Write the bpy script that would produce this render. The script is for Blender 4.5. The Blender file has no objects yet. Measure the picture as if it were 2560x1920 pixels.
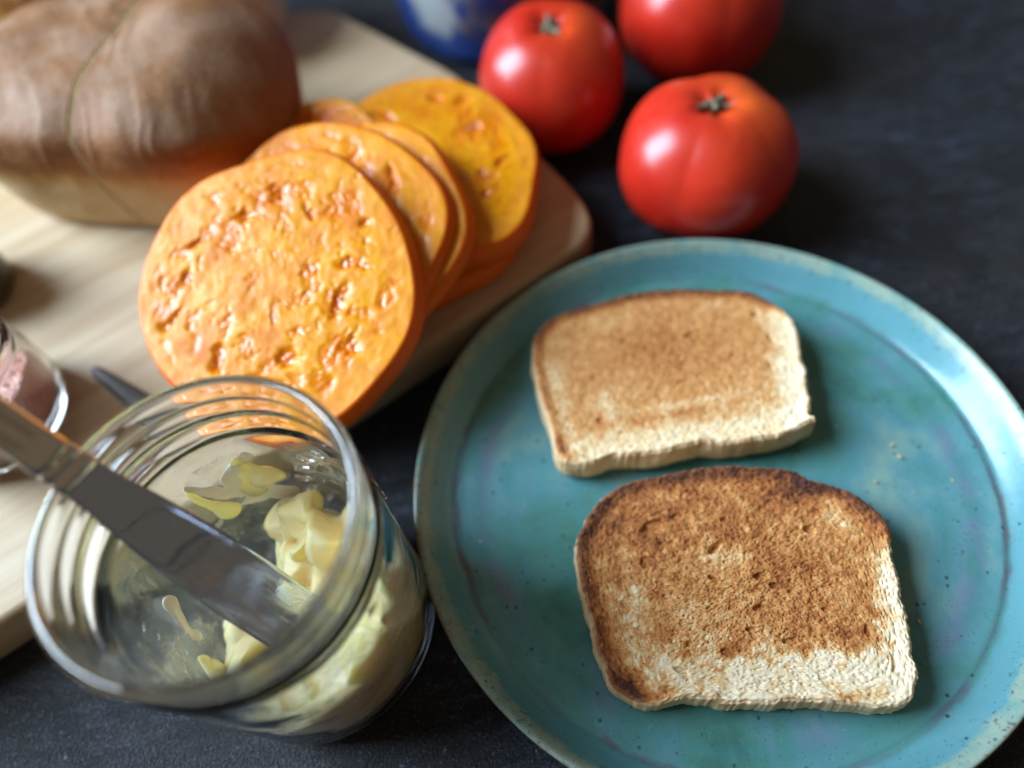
import bpy, bmesh, math, random
import numpy as np
from mathutils import Vector, Matrix

random.seed(7)
sc = bpy.context.scene
col = sc.collection

# ------------------------------------------------------------------ camera, world, lamps, exposure
cam_d = bpy.data.cameras.new('camera')
cam = bpy.data.objects.new('camera', cam_d); col.objects.link(cam); sc.camera = cam
PITCH, ROLL, CAM_H = 1.01903, -0.16981, 0.26463
fwd = Vector((0, math.cos(PITCH), -math.sin(PITCH))); up0 = Vector((0, math.sin(PITCH), math.cos(PITCH))); rt0 = Vector((1, 0, 0))
cr = math.cos(ROLL) * rt0 + math.sin(ROLL) * up0
cu = -math.sin(ROLL) * rt0 + math.cos(ROLL) * up0
m = Matrix((cr, cu, -fwd)).transposed().to_4x4(); m.translation = Vector((0, 0, CAM_H))
cam.matrix_world = m
cam_d.sensor_width = 36.0; cam_d.lens = 36.0 * 1850.0 / 2560.0
cam_d.clip_start = 0.005; cam_d.clip_end = 30
cam_d.dof.use_dof = True; cam_d.dof.focus_distance = 0.226; cam_d.dof.aperture_fstop = 3.0; cam_d.dof.aperture_blades = 0

w = bpy.data.worlds.new('World'); sc.world = w; w.use_nodes = True
bg = w.node_tree.nodes['Background']; bg.inputs[0].default_value = (1.0, 0.80, 0.57, 1); bg.inputs[1].default_value = 0.16

def area(name, loc, target, sx, sy, power, color, shape='RECTANGLE'):
    d = bpy.data.lights.new(name, 'AREA'); d.shape = shape; d.size = sx; d.size_y = sy; d.energy = power; d.color = color
    o = bpy.data.objects.new(name, d); col.objects.link(o); o.location = loc
    o.rotation_euler = (Vector(target) - Vector(loc)).to_track_quat('-Z', 'Y').to_euler()
    return o
# the kitchen window to the left (cool daylight) and one warm ceiling lamp
area('window_light', (-2.45, 0.85, 1.80), (0.0, 0.17, 0.0), 1.60, 2.50, 385.0, (0.63, 0.81, 1.0))
area('ceiling_lamp', (-0.36, -0.24, 1.75), (0, 0.15, 0), 0.16, 0.16, 0.4, (1.0, 0.74, 0.5), 'DISK')

sc.view_settings.view_transform = 'Standard'; sc.view_settings.look = 'None'
sc.view_settings.exposure = 0.0; sc.view_settings.gamma = 1.0
sc.cycles.use_denoising = True
sc.cycles.max_bounces = 20; sc.cycles.transmission_bounces = 20; sc.cycles.glossy_bounces = 6
sc.cycles.caustics_refractive = True; sc.cycles.caustics_reflective = False
sc.cycles.sample_clamp_indirect = 6.0
sc.cycles.blur_glossy = 0.4

# ------------------------------------------------------------------ noise helpers (numpy)
def _hash(i, j, k, seed):
    n = (i * 374761393 + j * 668265263 + k * 2147483647 + seed * 1274126177) & 0xFFFFFFFF
    n = ((n ^ (n >> 13)) * 1274126177) & 0xFFFFFFFF
    n = ((n ^ (n >> 16)) * 2246822519) & 0xFFFFFFFF
    n = n ^ (n >> 15)
    return (n & 0xFFFFFF) / float(0xFFFFFF)
def vnoise(P, seed=0):
    P = np.asarray(P, float); F = np.floor(P); I = F.astype(np.int64) + 500000; f = P - F
    f = f * f * f * (f * (f * 6 - 15) + 10); r = 0
    for dx in (0, 1):
        wx = f[:, 0] if dx else 1 - f[:, 0]
        for dy in (0, 1):
            wy = f[:, 1] if dy else 1 - f[:, 1]
            for dz in (0, 1):
                wz = f[:, 2] if dz else 1 - f[:, 2]
                r = r + wx * wy * wz * _hash(I[:, 0] + dx, I[:, 1] + dy, I[:, 2] + dz, seed)
    return r * 2 - 1
def fbm(P, octv=4, seed=0, gain=0.5, lac=2.03):
    a, s, t = 1.0, 0, 0; P = np.asarray(P, float).copy()
    for o in range(octv):
        s = s + a * vnoise(P, seed + o * 17); t += a; a *= gain; P = P * lac + 11.3
    return s / t
def worley(x, y, seed=0):
    ix = np.floor(x).astype(np.int64); iy = np.floor(y).astype(np.int64)
    d1 = np.full(x.shape, 9.0); rnd = np.zeros(x.shape)
    for dx in (-1, 0, 1):
        for dy in (-1, 0, 1):
            cx = ix + dx; cy = iy + dy
            hx = _hash(cx & 0xFFFFF, cy & 0xFFFFF, cx * 0 + 3, seed); hy = _hash(cx & 0xFFFFF, cy & 0xFFFFF, cx * 0 + 5, seed)
            hr = _hash(cx & 0xFFFFF, cy & 0xFFFFF, cx * 0 + 9, seed)
            d = np.hypot(cx + hx - x, cy + hy - y); b = d < d1
            d1 = np.where(b, d, d1); rnd = np.where(b, hr, rnd)
    return d1, rnd
def sstep(a, b, x):
    t = np.clip((x - a) / (b - a), 0, 1); return t * t * (3 - 2 * t)
def p3(x, y, z=0.0):
    return np.stack([x, y, np.zeros_like(x) + z], 1)

# ------------------------------------------------------------------ mesh helpers
def tag(o, label=None, cat=None, group=None, kind=None):
    if label: o['label'] = label
    if cat: o['category'] = cat
    if group: o['group'] = group
    if kind: o['kind'] = kind
    return o
def empty(name, loc, label, cat, group=None, rot=(0, 0, 0)):
    o = bpy.data.objects.new(name, None); col.objects.link(o); o.location = loc; o.rotation_euler = rot
    o.empty_display_size = 0.01
    return tag(o, label, cat, group)
def mesh(name, V, F, mat, parent=None, loc=None, attrs=None, smooth=True, rot=None):
    me = bpy.data.meshes.new(name)
    me.from_pydata([tuple(v) for v in np.asarray(V, float).tolist()], [], F)
    if smooth: me.polygons.foreach_set('use_smooth', [True] * len(me.polygons))
    for k, a in (attrs or {}).items():
        at = me.attributes.new(k, 'FLOAT', 'POINT'); at.data.foreach_set('value', np.asarray(a, np.float32))
    me.update()
    o = bpy.data.objects.new(name, me); col.objects.link(o)
    if mat: me.materials.append(mat)
    if parent: o.parent = parent
    if loc is not None: o.location = loc
    if rot is not None: o.rotation_euler = rot
    return o
def grid_faces(nr, ns, closed=True, flip=False):
    F = []
    for i in range(nr - 1):
        for j in range(ns if closed else ns - 1):
            a = i * ns + j; b = i * ns + (j + 1) % ns; c = (i + 1) * ns + (j + 1) % ns; d = (i + 1) * ns + j
            F.append((a, d, c, b) if flip else (a, b, c, d))
    return F
def lathe(prof, ns=128, close_loop=False):
    prof = np.asarray(prof, float); th = np.linspace(0, 2 * np.pi, ns, endpoint=False)
    V = []
    for r, z in prof: V.append(np.stack([r * np.cos(th), r * np.sin(th), np.full(ns, z)], 1))
    V = np.concatenate(V); n = len(prof); F = grid_faces(n, ns)
    if close_loop:
        for j in range(ns):
            F.append(((n - 1) * ns + j, (n - 1) * ns + (j + 1) % ns, (j + 1) % ns, j))
    return V, F
def smooth_profile(pts, n=8):
    """Catmull-Rom through open profile points"""
    P = np.asarray(pts, float); Q = np.vstack([2 * P[0] - P[1], P, 2 * P[-1] - P[-2]]); out = []
    for i in range(1, len(Q) - 2):
        for t in np.linspace(0, 1, n, endpoint=False):
            a, b, c, d = Q[i - 1], Q[i], Q[i + 1], Q[i + 2]
            out.append(0.5 * ((2 * b) + (c - a) * t + (2 * a - 5 * b + 4 * c - d) * t * t + (-a + 3 * b - 3 * c + d) * t ** 3))
    out.append(P[-1]); return np.array(out)
def closed_curve(pts, M):
    P = np.asarray(pts, float); n = len(P); out = []
    for i in range(n):
        a, b, c, d = P[i - 1], P[i], P[(i + 1) % n], P[(i + 2) % n]
        for t in np.linspace(0, 1, 24, endpoint=False):
            out.append(0.5 * ((2 * b) + (c - a) * t + (2 * a - 5 * b + 4 * c - d) * t * t + (-a + 3 * b - 3 * c + d) * t ** 3))
    out = np.array(out); L = np.r_[0, np.cumsum(np.hypot(*(np.roll(out, -1, 0) - out).T))]
    s = np.linspace(0, L[-1], M, endpoint=False); O = np.vstack([out, out[:1]])
    return np.stack([np.interp(s, L, O[:, 0]), np.interp(s, L, O[:, 1])], 1)
def tube(path, rad, k=8, cap=True):
    P = np.asarray(path, float); n = len(P); T = np.gradient(P, axis=0); T /= np.linalg.norm(T, axis=1)[:, None] + 1e-12
    rad = np.zeros(n) + rad; V = []; ref = np.array([0, 0, 1.0])
    for i in range(n):
        u = np.cross(T[i], ref)
        if np.linalg.norm(u) < 1e-3: u = np.cross(T[i], [1.0, 0, 0])
        u /= np.linalg.norm(u); v = np.cross(T[i], u)
        for a in np.linspace(0, 2 * np.pi, k, endpoint=False): V.append(P[i] + rad[i] * (np.cos(a) * u + np.sin(a) * v))
    F = grid_faces(n, k)
    if cap: F.append(tuple(range(k))); F.append(tuple(range((n - 1) * k, n * k))[::-1])
    return np.array(V), F
def join(parts):
    V = []; F = []; o = 0
    for v, f in parts:
        V.append(np.asarray(v, float)); F += [tuple(i + o for i in q) for q in f]; o += len(v)
    return np.concatenate(V), F

# ------------------------------------------------------------------ material helpers
class Mat:
    def __init__(s, name):
        s.m = bpy.data.materials.new(name); s.m.use_nodes = True; s.t = s.m.node_tree; s.b = s.t.nodes['Principled BSDF']
    def n(s, typ, **kw):
        x = s.t.nodes.new(typ)
        for k, v in kw.items():
            if k.startswith('i_'):
                key = k[2:]; key = int(key) if key.isdigit() else key.replace('_', ' ')
                x.inputs[key].default_value = v
            else: setattr(x, k, v)
        return x
    def l(s, a, b): s.t.links.new(a, b)
    def set(s, **kw):
        for k, v in kw.items(): s.b.inputs[k.replace('_', ' ')].default_value = v
        return s
    def coord(s, scale=(1, 1, 1), rot=(0, 0, 0), kind='Object'):
        tc = s.n('ShaderNodeTexCoord'); mp = s.n('ShaderNodeMapping'); mp.inputs['Scale'].default_value = scale; mp.inputs['Rotation'].default_value = rot
        s.l(tc.outputs[kind], mp.inputs['Vector']); return mp.outputs[0]
    def noise(s, vec, scale, detail=4, rough=0.55, dist=0.0):
        x = s.n('ShaderNodeTexNoise'); x.inputs['Scale'].default_value = scale; x.inputs['Detail'].default_value = detail
        x.inputs['Roughness'].default_value = rough; x.inputs['Distortion'].default_value = dist
        if vec: s.l(vec, x.inputs['Vector'])
        return x.outputs['Fac']
    def vor(s, vec, scale, feature='F1', rnd=1.0):
        x = s.n('ShaderNodeTexVoronoi'); x.feature = feature; x.inputs['Scale'].default_value = scale; x.inputs['Randomness'].default_value = rnd
        if vec: s.l(vec, x.inputs['Vector'])
        return x
    def ramp(s, fac, stops, interp='LINEAR'):
        r = s.n('ShaderNodeValToRGB'); e = r.color_ramp.elements; r.color_ramp.interpolation = interp
        while len(e) < len(stops): e.new(0.5)
        for q, (p, c) in zip(e, stops): q.position = p; q.color = tuple(c) + (1,) if len(c) == 3 else c
        s.l(fac, r.inputs[0]); return r.outputs[0]
    def rng(s, v, a, b, c=0.0, d=1.0, smooth=True):
        x = s.n('ShaderNodeMapRange'); x.interpolation_type = 'SMOOTHSTEP' if smooth else 'LINEAR'
        for i, q in enumerate((a, b, c, d)): x.inputs[i + 1].default_value = q
        s.l(v, x.inputs[0]); return x.outputs[0]
    def mix(s, fac, a, b, blend='MIX'):
        x = s.n('ShaderNodeMix'); x.data_type = 'RGBA'; x.blend_type = blend
        for i, q in ((0, fac), (6, a), (7, b)):
            if hasattr(q, 'is_linked'): s.l(q, x.inputs[i])
            elif i == 0: x.inputs[0].default_value = q
            else: x.inputs[i].default_value = tuple(q) + (1,)
        return x.outputs[2]
    def math(s, op, a, b=None):
        x = s.n('ShaderNodeMath'); x.operation = op
        for i, q in ((0, a), (1, b)):
            if q is None: continue
            if hasattr(q, 'is_linked'): s.l(q, x.inputs[i])
            else: x.inputs[i].default_value = q
        return x.outputs[0]
    def attr(s, name):
        x = s.n('ShaderNodeAttribute'); x.attribute_name = name; return x.outputs['Fac']
    def base(s, c): s.l(c, s.b.inputs['Base Color'])
    def rough(s, c): s.l(c, s.b.inputs['Roughness'])
    def bump(s, h, strength=0.5, dist=0.001):
        x = s.n('ShaderNodeBump'); x.inputs['Strength'].default_value = strength; x.inputs['Distance'].default_value = dist
        s.l(h, x.inputs['Height']); s.l(x.outputs[0], s.b.inputs['Normal']); return x

# ---- countertop stone
M = Mat('dark_stone'); v = M.coord()
vs = M.coord((60, 260, 60), (0, 0, math.radians(-28)))
n1 = M.noise(vs, 1.0, 6, 0.65, 0.6); n2 = M.noise(v, 900, 3, 0.7); n3 = M.noise(v, 9, 3)
c = M.ramp(n1, [(0.28, (0.006, 0.006, 0.008)), (0.48, (0.018, 0.020, 0.028)), (0.70, (0.062, 0.074, 0.112))])
n6 = M.noise(v, 28, 4, 0.6, 0.5); c = M.mix(M.rng(n3, 0.40, 0.62, 0, 0.7), c, (0.040, 0.034, 0.028)); c = M.mix(M.rng(n6, 0.46, 0.62, 0, 0.8), c, (0.010, 0.0095, 0.009))
c = M.mix(M.rng(n2, 0.38, 0.56, 0.9, 0.0), c, (0.008, 0.009, 0.012)); sp = M.rng(n2, 0.57, 0.70); c = M.mix(M.math('MULTIPLY', sp, 0.75), c, (0.10, 0.13, 0.20)); n5 = M.noise(v, 350, 2); c = M.mix(M.rng(n5, 0.66, 0.74, 0, 0.5), c, (0.20, 0.22, 0.27)); M.base(c)
M.rough(M.rng(n1, 0.2, 0.8, 0.42, 0.62)); n4 = M.noise(v, 1700, 2, 0.6); M.bump(M.math('ADD', M.math('ADD', n1, n2), M.math('MULTIPLY', n4, 0.7)), 1.0, 0.0020)
M.set(Specular_IOR_Level=0.3); stone = M.m

# ---- pale board wood (grain along local X)
M = Mat('maple_wood'); v = M.coord((5, 120, 120)); g = M.noise(v, 1.0, 5, 0.6, 0.8)
v2 = M.coord((14, 900, 900)); g2 = M.noise(v2, 1.0, 3, 0.6); v3 = M.coord((1.2, 24, 24)); g3 = M.noise(v3, 1.0, 2)
c = M.ramp(g, [(0.25, (0.36, 0.225, 0.115)), (0.5, (0.48, 0.355, 0.22)), (0.75, (0.56, 0.45, 0.31))])
c = M.mix(M.rng(g3, 0.45, 0.65, 0, 0.55), c, (0.40, 0.265, 0.135))
c = M.mix(M.rng(g2, 0.55, 0.75, 0, 0.35), c, (0.30, 0.165, 0.07)); M.base(c)
M.set(Roughness=0.5, Specular_IOR_Level=0.3); M.bump(M.math('ADD', g2, g), 0.18, 0.0004); maple = M.m

# ---- glazed plate
M = Mat('teal_glaze'); tc = M.n('ShaderNodeTexCoord'); sx = M.n('ShaderNodeSeparateXYZ'); M.l(tc.outputs['Object'], sx.inputs[0])
x_, y_ = sx.outputs[0], sx.outputs[1]
r = M.math('SQRT', M.math('ADD', M.math('MULTIPLY', x_, x_), M.math('MULTIPLY', y_, y_)))
ob = M.coord(); nz = M.noise(ob, 26, 4, 0.6, 0.5); nf = M.noise(ob, 420, 3, 0.7); nm = M.noise(ob, 95, 4, 0.65)
rj = M.math('ADD', r, M.math('MULTIPLY', M.math('SUBTRACT', nm, 0.5), 0.0042))
c = M.ramp(nz, [(0.30, (0.036, 0.122, 0.096)), (0.44, (0.066, 0.192, 0.168)), (0.57, (0.084, 0.218, 0.240)), (0.72, (0.17, 0.275, 0.235))])
# thrown rings of thicker glaze
wv = M.math('SINE', M.math('MULTIPLY', rj, 520.0)); c = M.mix(M.rng(wv, 0.2, 1.0, 0, 0.22), c, (0.05, 0.21, 0.24))
# blue wall
c = M.mix(M.math('MULTIPLY', M.rng(rj, 0.0960, 0.0985), 0.75), c, (0.100, 0.255, 0.29))
# purple grey smudges in a ring at the edge of the well
pm = M.math('MULTIPLY', M.math('MULTIPLY', M.rng(rj, 0.080, 0.0845), M.rng(rj, 0.091, 0.086)), M.rng(nz, 0.47, 0.60))
c = M.mix(M.math('MULTIPLY', pm, 0.55), c, (0.13, 0.16, 0.23))
# groove line
gl = M.math('MULTIPLY', M.rng(rj, 0.0938, 0.0950), M.rng(rj, 0.0972, 0.0960)); c = M.mix(M.math('MULTIPLY', gl, M.rng(nz, 0.45, 0.62, 0.0, 0.8)), c, (0.09, 0.09, 0.11))
# pale broken rim with iron brown edge
rim = M.rng(rj, 0.1028, 0.1046); c = M.mix(M.math('MULTIPLY', rim, 0.85), c, M.ramp(nm, [(0.35, (0.15, 0.27, 0.23)), (0.55, (0.27, 0.32, 0.24)), (0.7, (0.19, 0.25, 0.20))]))
edge = M.rng(rj, 0.1074, 0.1090); frk = M.math('MULTIPLY', M.rng(rj, 0.1005, 0.1030), M.rng(M.noise(ob, 520, 2, 0.7), 0.60, 0.70)); c = M.mix(M.math('MULTIPLY', frk, 0.7), c, (0.06, 0.05, 0.045))
c = M.mix(M.math('MULTIPLY', edge, 0.8), c, (0.17, 0.10, 0.05))
# dark specks
vr = M.vor(ob, 260); spk = M.math('MULTIPLY', M.rng(vr.outputs['Distance'], 0.22, 0.10), M.rng(M.noise(ob, 300, 1), 0.50, 0.60))
vr2 = M.vor(ob, 620); spk2 = M.math('MULTIPLY', M.rng(vr2.outputs['Distance'], 0.30, 0.15), M.rng(M.noise(ob, 150, 2), 0.45, 0.62))
c = M.mix(M.math('MULTIPLY', spk, 0.8), c, (0.018, 0.03, 0.04)); c = M.mix(M.math('MULTIPLY', spk2, 0.42), c, (0.03, 0.09, 0.11))
c = M.mix(M.rng(nf, 0.58, 0.75, 0, 0.18), c, (0.20, 0.36, 0.34)); M.base(c)
M.set(Roughness=0.2, IOR=1.5, Specular_IOR_Level=0.42); M.rough(M.rng(nm, 0.3, 0.75, 0.14, 0.30))
M.bump(M.math('ADD', nm, M.math('MULTIPLY', nf, 0.35)), 0.12, 0.0006); glaze = M.m

# ---- toast
def toast_mat(name):
    M = Mat(name); b = M.attr('brown'); p = M.attr('pore'); cr_ = M.attr('crust'); ob = M.coord()
    n = M.noise(ob, 1500, 3, 0.7); n2 = M.noise(ob, 420, 3, 0.65); nl = M.noise(ob, 120, 3)
    bb = M.math('ADD', b, M.math('MULTIPLY', M.math('SUBTRACT', n, 0.5), 0.62)); bb = M.math('ADD', bb, M.math('MULTIPLY', M.math('SUBTRACT', n2, 0.5), 0.40))
    c = M.ramp(bb, [(0.02, (0.80, 0.66, 0.46)), (0.22, (0.72, 0.52, 0.28)), (0.42, (0.57, 0.270, 0.085)), (0.62, (0.38, 0.128, 0.030)), (0.82, (0.175, 0.052, 0.015)), (1.0, (0.055, 0.016, 0.008))])
    cc = M.ramp(M.math('ADD', nl, M.math('MULTIPLY', n2, 0.3)), [(0.4, (0.52, 0.31, 0.13)), (0.62, (0.66, 0.45, 0.24)), (0.8, (0.72, 0.53, 0.32))])
    cc = M.mix(M.rng(b, 0.5, 0.95), cc, (0.26, 0.085, 0.022))
    M.base(M.mix(cr_, c, cc)); M.set(Roughness=0.72, Subsurface_Weight=0.12, Subsurface_Scale=0.002); M.b.inputs['Subsurface Radius'].default_value = (1, 0.5, 0.25)
    M.b.inputs['Specular IOR Level'].default_value = 0.3
    M.bump(M.math('ADD', n, M.math('MULTIPLY', n2, 0.5)), 0.34, 0.0008); return M.m
toastm = toast_mat('toasted_bread')

# ---- orange tomato slices
M = Mat('orange_flesh'); ob = M.coord(); k = M.attr('cav'); rim = M.attr('rim'); core = M.attr('core')
n = M.noise(ob, 90, 4, 0.6, 0.4); n2 = M.noise(ob, 420, 3, 0.6)
c = M.ramp(n, [(0.3, (0.60, 0.150, 0.001)), (0.48, (0.67, 0.230, 0.001)), (0.62, (0.70, 0.285, 0.002)), (0.75, (0.74, 0.34, 0.010))])
c = M.mix(M.math('MULTIPLY', core, 0.6), c, (0.74, 0.30, 0.03))
c = M.mix(M.math('MULTIPLY', k, 0.85), c, M.ramp(n2, [(0.35, (0.60, 0.095, 0.001)), (0.65, (0.67, 0.145, 0.002))]))
c = M.mix(rim, c, (0.64, 0.115, 0.003)); M.base(c)
M.set(Specular_IOR_Level=0.22, Roughness=0.22, Subsurface_Weight=0.45, Subsurface_Scale=0.005, Coat_Roughness=0.20); M.l(M.math('MULTIPLY', k, 0.6), M.b.inputs['Coat Weight']); M.b.inputs['Subsurface Radius'].default_value = (1, 0.35, 0.08)
M.rough(M.math('SUBTRACT', M.rng(n, 0.35, 0.65, 0.46, 0.34), M.math('MULTIPLY', k, 0.22))); M.bump(M.math('ADD', n2, M.math('MULTIPLY', n, 1.0)), 0.13, 0.0012); orange = M.m

# ---- red tomato
M = Mat('red_tomato_skin'); ob = M.coord(); sh = M.attr('shoulder'); n = M.noise(ob, 40, 3); n2 = M.noise(ob, 900, 2)
c = M.ramp(n, [(0.3, (0.43, 0.012, 0.006)), (0.7, (0.56, 0.026, 0.010))]); c = M.mix(M.math('MULTIPLY', sh, M.rng(n, 0.25, 0.7, 0.3, 1.0)), c, (0.66, 0.11, 0.012))
n3 = M.noise(ob, 260, 3); c = M.mix(M.rng(n3, 0.62, 0.72, 0, 0.25), c, (0.62, 0.10, 0.03)); M.base(c); M.set(Roughness=0.33, Subsurface_Weight=0.2, Subsurface_Scale=0.003, Coat_Weight=0.12, Coat_Roughness=0.2); M.b.inputs['Subsurface Radius'].default_value = (1, 0.2, 0.1)
M.bump(n2, 0.03, 0.0003); redtom = M.m
M = Mat('dry_stem'); ob = M.coord(); n = M.noise(ob, 500, 3); M.base(M.ramp(n, [(0.3, (0.055, 0.05, 0.025)), (0.7, (0.19, 0.165, 0.10))])); M.set(Roughness=0.8); stem_m = M.m

# ---- loaf crust: pale where the tin held it, brown above
M = Mat('bread_crust'); ob = M.coord(); h = M.attr('bake'); n = M.noise(ob, 70, 4); vw = M.coord((60, 16, 30)); n2 = M.noise(vw, 1.0, 4, 0.6, 0.8)
hh = M.math('ADD', h, M.math('MULTIPLY', M.math('SUBTRACT', n, 0.5), 0.35))
c = M.ramp(hh, [(0.10, (0.60, 0.42, 0.21)), (0.30, (0.54, 0.30, 0.095)), (0.46, (0.33, 0.135, 0.030)), (0.70, (0.215, 0.078, 0.020)), (1.0, (0.235, 0.100, 0.036))])
nq = M.noise(ob, 240, 4, 0.65); c = M.mix(M.rng(nq, 0.5, 0.7, 0, 0.3), c, (0.40, 0.22, 0.10))
fl = M.math('MULTIPLY', M.rng(h, 0.70, 1.0), M.rng(M.noise(ob, 34, 3), 0.40, 0.62)); c = M.mix(M.math('MULTIPLY', fl, 0.28), c, (0.40, 0.29, 0.22)); M.base(c); M.set(Roughness=0.66, Specular_IOR_Level=0.28); nb = M.noise(ob, 420, 3, 0.7); M.bump(M.math('ADD', M.math('ADD', n, M.math('MULTIPLY', n2, 0.12)), M.math('MULTIPLY', nb, 0.7)), 0.35, 0.0015); crust = M.m  # floury patches on top; their pale colour also paints in the window sheen
M = Mat('bread_crumb'); ob = M.coord(); n = M.noise(ob, 300, 4); M.base(M.ramp(n, [(0.3, (0.55, 0.42, 0.26)), (0.7, (0.76, 0.66, 0.48))])); M.set(Roughness=0.85); M.bump(n, 0.6, 0.001); crumb = M.m

# ---- glass, mayonnaise, steel, salt, glazed crock
M = Mat('clear_glass'); M.set(Base_Color=(0.993, 0.998, 0.996, 1), Roughness=0.0, IOR=1.5, Transmission_Weight=1.0)
ob = M.coord(); M.bump(M.noise(ob, 55, 2), 0.06, 0.003); glass = M.m
M = Mat('mayonnaise_cream'); ob = M.coord(); n = M.noise(ob, 60, 3); n2 = M.noise(ob, 260, 3)
M.base(M.ramp(n, [(0.3, (0.93, 0.73, 0.32)), (0.55, (0.94, 0.79, 0.44)), (0.75, (0.94, 0.85, 0.58))])); M.set(Roughness=0.27, Subsurface_Weight=0.6, Subsurface_Scale=0.008, Coat_Weight=0.25, Coat_Roughness=0.1)
M.b.inputs['Subsurface Radius'].default_value = (1, 0.75, 0.35); M.bump(M.math('ADD', n2, n), 0.25, 0.0015); mayo_m = M.m
def steel(name, c, rgh):
    M = Mat(name); v = M.coord((40, 900, 900)); n = M.noise(v, 1.0, 3); ob = M.coord(); n2 = M.noise(ob, 120, 4, 0.6, 1.0)
    sxk = M.n('ShaderNodeSeparateXYZ'); tck = M.n('ShaderNodeTexCoord'); M.l(tck.outputs['Object'], sxk.inputs[0])
    smr = M.math('MULTIPLY', M.rng(sxk.outputs[0], 0.052, 0.020), M.rng(M.noise(M.coord((60, 260, 100), (0, 0, 0.35)), 1.0, 4, 0.6, 1.0), 0.42, 0.66)) if 'polished' in name else None
    if smr: M.base(M.mix(M.math('MULTIPLY', smr, 0.5), c, (0.80, 0.74, 0.55))); M.l(M.math('SUBTRACT', 1.0, M.math('MULTIPLY', smr, 0.45)), M.b.inputs['Metallic'])
    else: M.set(Base_Color=c + (1,), Metallic=1.0)
    M.rough(M.math('ADD', M.rng(n, 0.3, 0.7, rgh - 0.03, rgh + 0.04), M.rng(n2, 0.52, 0.66, 0.0, 0.10)))
    nw = M.noise(ob, 45, 2); M.bump(M.math('ADD', M.math('ADD', M.math('MULTIPLY', n, 0.12), M.math('MULTIPLY', n2, 0.5)), M.math('MULTIPLY', nw, 3.0)), 0.10, 0.0010); return M.m
steel_b = steel('polished_steel', (0.43, 0.49, 0.62), 0.07); steel_h = steel('handle_steel', (0.68, 0.63, 0.58), 0.10); steel_d = steel('dull_steel', (0.22, 0.20, 0.19), 0.32)
M = Mat('dull_dark_metal'); ob = M.coord(); M.base(M.ramp(M.noise(ob, 200, 3), [(0.3, (0.060, 0.050, 0.045)), (0.7, (0.10, 0.085, 0.075))])); M.set(Roughness=0.5); dullm = M.m
M = Mat('greasy_brightening_residue'); ob = M.coord(); vs = M.coord((1, 1, 0.35)); na = M.noise(ob, 70, 4, 0.6, 1.2); nb = M.noise(vs, 300, 3, 0.6, 0.8)  # pale greasy film, put in to brighten the dark jar interior
M.base(M.ramp(na, [(0.3, (0.78, 0.80, 0.74)), (0.7, (0.86, 0.85, 0.74))])); M.set(Roughness=0.35)
M.l(M.math('MULTIPLY', M.rng(na, 0.38, 0.70, 0.08, 0.52), M.rng(nb, 0.3, 0.65, 0.45, 1.0)), M.b.inputs['Alpha']); bright_resid_m = M.m
M = Mat('thin_cream_film'); ob = M.coord(); M.base(M.ramp(M.noise(ob, 200, 3), [(0.3, (0.80, 0.76, 0.60)), (0.7, (0.88, 0.86, 0.76))])); M.set(Roughness=0.3, Subsurface_Weight=0.2, Subsurface_Scale=0.002); film_m = M.m
M = Mat('pink_salt'); ob = M.coord(); vr = M.vor(ob, 700); n = M.noise(ob, 80, 3)
M.base(M.mix(M.rng(n, 0.35, 0.65), (0.52, 0.20, 0.14), (0.66, 0.34, 0.27))); M.set(Roughness=0.5, Subsurface_Weight=0.2, Subsurface_Scale=0.001); M.bump(vr.outputs['Distance'], 0.8, 0.001); salt_m = M.m
M = Mat('painted_blue_glaze'); tc = M.n('ShaderNodeTexCoord'); sx = M.n('ShaderNodeSeparateXYZ'); M.l(tc.outputs['Object'], sx.inputs[0]); ob = M.coord()
n = M.noise(ob, 38, 2, 0.4, 0.4); n2 = M.noise(ob, 14, 3); z = M.math('ADD', sx.outputs[2], M.math('MULTIPLY', M.math('SUBTRACT', n2, 0.5), 0.016))
c = M.ramp(n2, [(0.3, (0.020, 0.045, 0.20)), (0.7, (0.050, 0.115, 0.38))]); pat = M.math('MULTIPLY', M.rng(z, 0.013, 0.026), M.rng(n, 0.45, 0.58))
c = M.mix(pat, c, M.ramp(M.noise(ob, 30, 2), [(0.40, (0.09, 0.085, 0.06)), (0.52, (0.26, 0.24, 0.14)), (0.64, (0.40, 0.45, 0.46))])); M.base(c); M.set(Roughness=0.2); crock_m = M.m
M = Mat('dark_olive_glaze'); ob = M.coord(); M.base(M.ramp(M.noise(ob, 60, 3), [(0.3, (0.035, 0.03, 0.014)), (0.7, (0.075, 0.062, 0.03))])); M.set(Roughness=0.3); olive_m = M.m

# ------------------------------------------------------------------ the surface
o = mesh('countertop', [(-1.6, -1.0, 0), (1.6, -1.0, 0), (1.6, 2.0, 0), (-1.6, 2.0, 0)], [(0, 1, 2, 3)], stone, smooth=False)
tag(o, 'dark slate grey stone countertop under everything', None, None, 'structure')

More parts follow.
